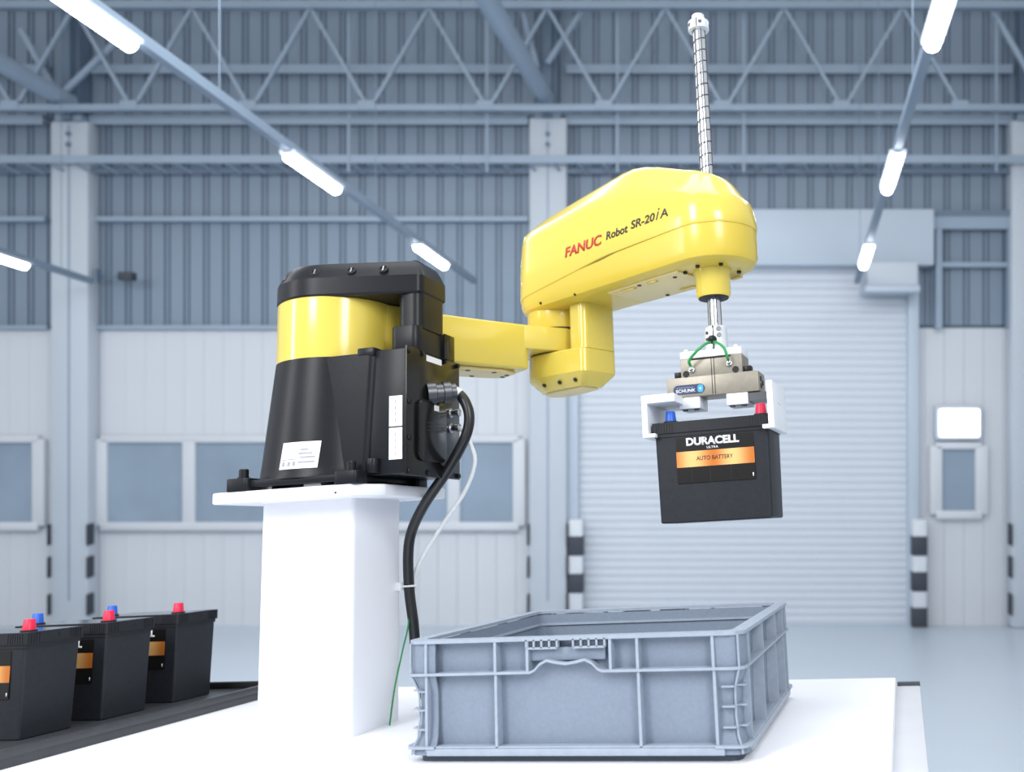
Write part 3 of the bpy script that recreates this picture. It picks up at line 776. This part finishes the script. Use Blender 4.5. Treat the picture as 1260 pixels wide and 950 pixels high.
tr_ = thing('battery_tray', 'flat black tray under the row of batteries beside the pedestal', 'tray', Matrix.Translation((-1.97, 1.6, 0)))
MB().box(-.32, .30, -.8, .60, 0, TZ).build('base_plate', 'tray_black', tr_, bevel=.001)
MB().box(.285, .30, -.8, .60, TZ - .001, .034).build('side_lip', 'tray_black', tr_, bevel=.001)
MB().box(-.32, .30, .585, .60, TZ - .001, .036).build('end_lip', 'dark_hole', tr_, bevel=.001)
for y in (.03, -.3): MB().cyl((.262, y, TZ), (0, 0, 1), .008, .001, 16).build('countersunk_screw', 'steel', tr_)

# ------------------------------------------------------------------ crate
CW, CDp, CH = .606, .580, .204
cr = thing('plastic_crate', 'open grey ribbed plastic crate standing on the white table', 'crate', Matrix.Translation((-.571, 1.478 + CDp / 2, 0)))
def ring(b, i0, i1, z0, z1, r0=.03, i0b=None, i1b=None):
    i0b = i0 if i0b is None else i0b; i1b = i1 if i1b is None else i1b
    def rr(i, z): return [(x, y, z) for x, y in rrect(-CW / 2 + i, CW / 2 - i, -CDp / 2 + i, CDp / 2 - i, max(.004, r0 - i * .6), 6)]
    b.loft([rr(i0, z0), rr(i0b, z1), rr(i1b, z1), rr(i1, z0), rr(i0, z0)], cap=False)
    return b
b = MB(); ring(b, .026, .031, .012, .196, .035, .020, .025); b.build('walls', 'crate_grey', cr, merge=1e-5)
b = MB(); b.poly_prism(rrect(-CW / 2 + .027, CW / 2 - .027, -CDp / 2 + .027, CDp / 2 - .027, .02, 6), .010, .016); b.build('crate_floor', 'crate_grey', cr)
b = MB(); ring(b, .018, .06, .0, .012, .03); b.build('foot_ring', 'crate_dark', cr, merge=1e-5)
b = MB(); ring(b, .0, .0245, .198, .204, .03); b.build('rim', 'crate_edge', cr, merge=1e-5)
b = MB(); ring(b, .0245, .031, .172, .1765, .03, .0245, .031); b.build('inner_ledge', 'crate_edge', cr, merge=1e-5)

def side(length, ang, ribs_lo, ribs_hi, hand):
    """one outer face: local x along the face, y outwards negative, face plane y=0"""
    off = CDp / 2 if ang % 180 == 0 else CW / 2
    M = Matrix.Rotation(R(ang), 4, 'Z') @ Matrix.Translation((0, -off, 0))
    H = length / 2
    # mid flange with the raised handle wave
    if hand:
        c, s = hand, .0
        prof = [(-H + .0572, .146), (c - .064, .1465), (c - .056, .150), (c - .046, .160), (c - .034, .1655), (c - .018, .162), (c, .1595), (c + .018, .162), (c + .034, .1655), (c + .046, .160), (c + .056, .150), (c + .064, .1465), (H - .0572, .146)]
    else: prof = [(-H + .0572, .146), (H - .0572, .146)]
    b = MB(); t = .0022
    rings = [[M @ Vector((x, y, z + dz)) for y, dz in ((0, -t), (.022, -t), (.022, t), (0, t))] for x, z in prof]
    b.loft(rings); b.build('mid_flange', 'crate_edge', cr)
    # vertical ribs
    for x in ribs_lo:
        b = MB(); b.loft([[M @ Vector((x + sx, y, z)) for sx, y in ((-.0024, y0), (.0024, y0), (.0024, .025), (-.0024, .025))] for z, y0 in ((.018, .004), (.03, .004), (.146, .003))]); b.build('rib', 'crate_edge', cr)
    for x in ribs_hi:
        b = MB(); b.loft([[M @ Vector((x + sx, y, z)) for sx, y in ((-.0024, .001), (.0024, .001), (.0024, .022), (-.0024, .022))] for z in (.146, .199)]); b.build('rib', 'crate_edge', cr)
    # bottom ledge between the corner pockets
    b = MB(); b.box(-H + .042, H - .042, .002, .03, .012, .0235, M); b.build('bottom_ledge', 'crate_edge', cr, bevel=.001)
    b = MB(); b.box(-H + .0572, H - .0572, .004, .028, .0235, .027, M); b.build('bottom_flange', 'crate_edge', cr, bevel=.001)
    # corner tabs
    for sx in (-1, 1):
        for z in (.117, .086, .054):
            x1 = sx * (H - .022); x2 = sx * (H - .043)
            b = MB(); b.box(min(x1, x2), max(x1, x2), .006, .025, z - .0012, z + .0012, M); b.build('corner_tab', 'crate_edge', cr)
        x1 = sx * (H - .043); x2 = sx * (H - .015)
    if hand:
        hp_ = MB(); hp_.box(hand - .068, hand + .068, .010, .02, .1640, .186, M); hp_.build('handle_plate', 'crate_grey', cr, bevel=.002)
        for sx in (-1, 1):
            a, e = hand + sx * .0145, hand + sx * .070
            lo_, hi_ = min(a, e), max(a, e)
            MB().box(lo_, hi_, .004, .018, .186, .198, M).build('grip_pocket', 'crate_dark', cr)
            for k in range(5):
                x = lo_ + (hi_ - lo_) * k / 4; MB().box(x - .0016, x + .0016, .0, .01, .186, .2, M).build('grip_bar', 'crate_edge', cr)
            MB().box(lo_, hi_, .0, .012, .184, .1875, M).build('grip_sill', 'crate_edge', cr)
front_lo = [-.262, -.132, .122, .250]; front_hi = [-.262, -.132, -.073, .075, .122, .250]
side(CW, 0, front_lo, front_hi, .0 - .004)
side(CW, 180, front_lo, front_hi, .004)
side(CDp, 90, [-.235, -.085, .085, .20, .245], [-.235, -.085, .085, .2, .245], None)
side(CDp, 270, [-.245, -.2, -.085, .085, .235], [-.245, -.2, -.085, .085, .235], None)
# corner posts: an L of wall around each corner, with its two flanges
def corner_plan(sx, sy, i, k, r_=.02):
    cxk, cyk = CW / 2 - i - r_, CDp / 2 - i - r_
    p = [(CW / 2 - .057, CDp / 2 - i + k)] + [(cxk + (r_ + k) * sin(R(a)), cyk + (r_ + k) * cos(R(a))) for a in range(0, 91, 15)] + [(CW / 2 - i + k, CDp / 2 - .057)]
    return [(sx * x, sy * y) for x, y in p]
PROF = ((.012, .003), (.024, .004), (.04, .010), (.07, .0125), (.115, .0115), (.138, .004), (.146, .001), (.199, .001))
for sx in (-1, 1):
    for sy in (-1, 1):
        b = MB(); rg = []
        for z, i in PROF:
            i = i + .004
            rg.append([(x, y, z) for x, y in corner_plan(sx, sy, i, 0) + corner_plan(sx, sy, i, -.004)[::-1]])
        b.loft(rg).build('corner_post', 'crate_grey', cr)
        for z in (.146, .0252):
            b = MB(); b.poly_prism(corner_plan(sx, sy, .0, 0) + corner_plan(sx, sy, .0, -.015)[::-1], z - .0022, z + .0022); b.build('corner_flange', 'crate_edge', cr)
        # thin edge bead of the corner
        b = MB(); pts = []
        for z, i in ((.014, .003), (.024, .004), (.04, .010), (.07, .0125), (.115, .0115), (.138, .004), (.146, .001), (.199, .001)):
            r_ = .02; a = R(45 if False else 60); pts.append((sx * (CW / 2 - i - r_ + r_ * cos(a)), sy * (CDp / 2 - i - r_ + r_ * sin(a)), z))
        b.tube(pts, .0019, 8).build('corner_bead', 'crate_edge', cr)

# ------------------------------------------------------------------ cables
cb = thing('robot_cable', 'thick black cable arching from the connector panel down beside the pedestal', 'cable', Matrix.Translation((-1.08, 1.90, 0)))
def rel(pts, o=(-1.08, 1.90, 0)): return [Vector(p) - Vector(o) for p in pts]
path = smooth_path(rel([(-.965, 1.768, .697), (-.945, 1.782, .700), (-.922, 1.79, .688), (-.905, 1.79, .655), (-.905, 1.79, .62), (-.920, 1.79, .583), (-.962, 1.80, .527), (-1.032, 1.82, .452), (-1.078, 1.845, .383), (-1.088, 1.86, .286), (-1.082, 1.87, .197), (-1.08, 1.89, .08), (-1.06, 1.93, .013), (-1.0, 2.02, .013), (-.96, 2.15, .013)]), 7)
MB().tube(path, .0115, 14).build('jacket', 'cable_black', cb)
MB().tube(path[10:14], .0135, 16).build('white_band', 'hose_white', cb)
tie = MB(); tie.tube(rel([(-1.09 + .0165 * cos(R(a)), 1.862 + .0165 * sin(R(a)), .283) for a in range(0, 361, 24)]), .0022, 8); tie = tie.build('cable_tie', 'hose_white', cb)
MB().box(-1.107 + 1.08, -1.096 + 1.08, 1.838 - 1.9, 1.853 - 1.9, .274, .292).build('tie_anchor', 'hose_white', cb, bevel=.002)

wh = thing('white_air_hose', 'thin white air hose curving beside the black robot cable', 'hose', Matrix.Translation((-1.08, 1.90, 0)))
path = smooth_path(rel([(-.945, 1.823, .6235), (-.934, 1.83, .612), (-.925, 1.84, .585), (-.921, 1.85, .545), (-.951, 1.86, .484), (-1.01, 1.87, .415), (-1.068, 1.875, .337), (-1.088, 1.882, .284), (-1.085, 1.895, .178), (-1.07, 1.93, .06), (-1.05, 1.98, .006), (-.98, 2.1, .006)]), 7)
MB().tube(path, .0048, 10).build('tube', 'hose_white', wh)
gn = thing('green_wire', 'thin green earth wire running down the pedestal side to the table', 'wire', Matrix.Translation((-1.085, 1.80, 0)))
MB().tube(smooth_path([Vector(p) - Vector((-1.085, 1.80, 0)) for p in ((-1.085, 1.862, .28), (-1.088, 1.858, .20), (-1.097, 1.85, .146), (-1.095, 1.815, .07), (-1.088, 1.785, .002))], 8), .0018, 8).build('jacket', 'wire_green', gn)
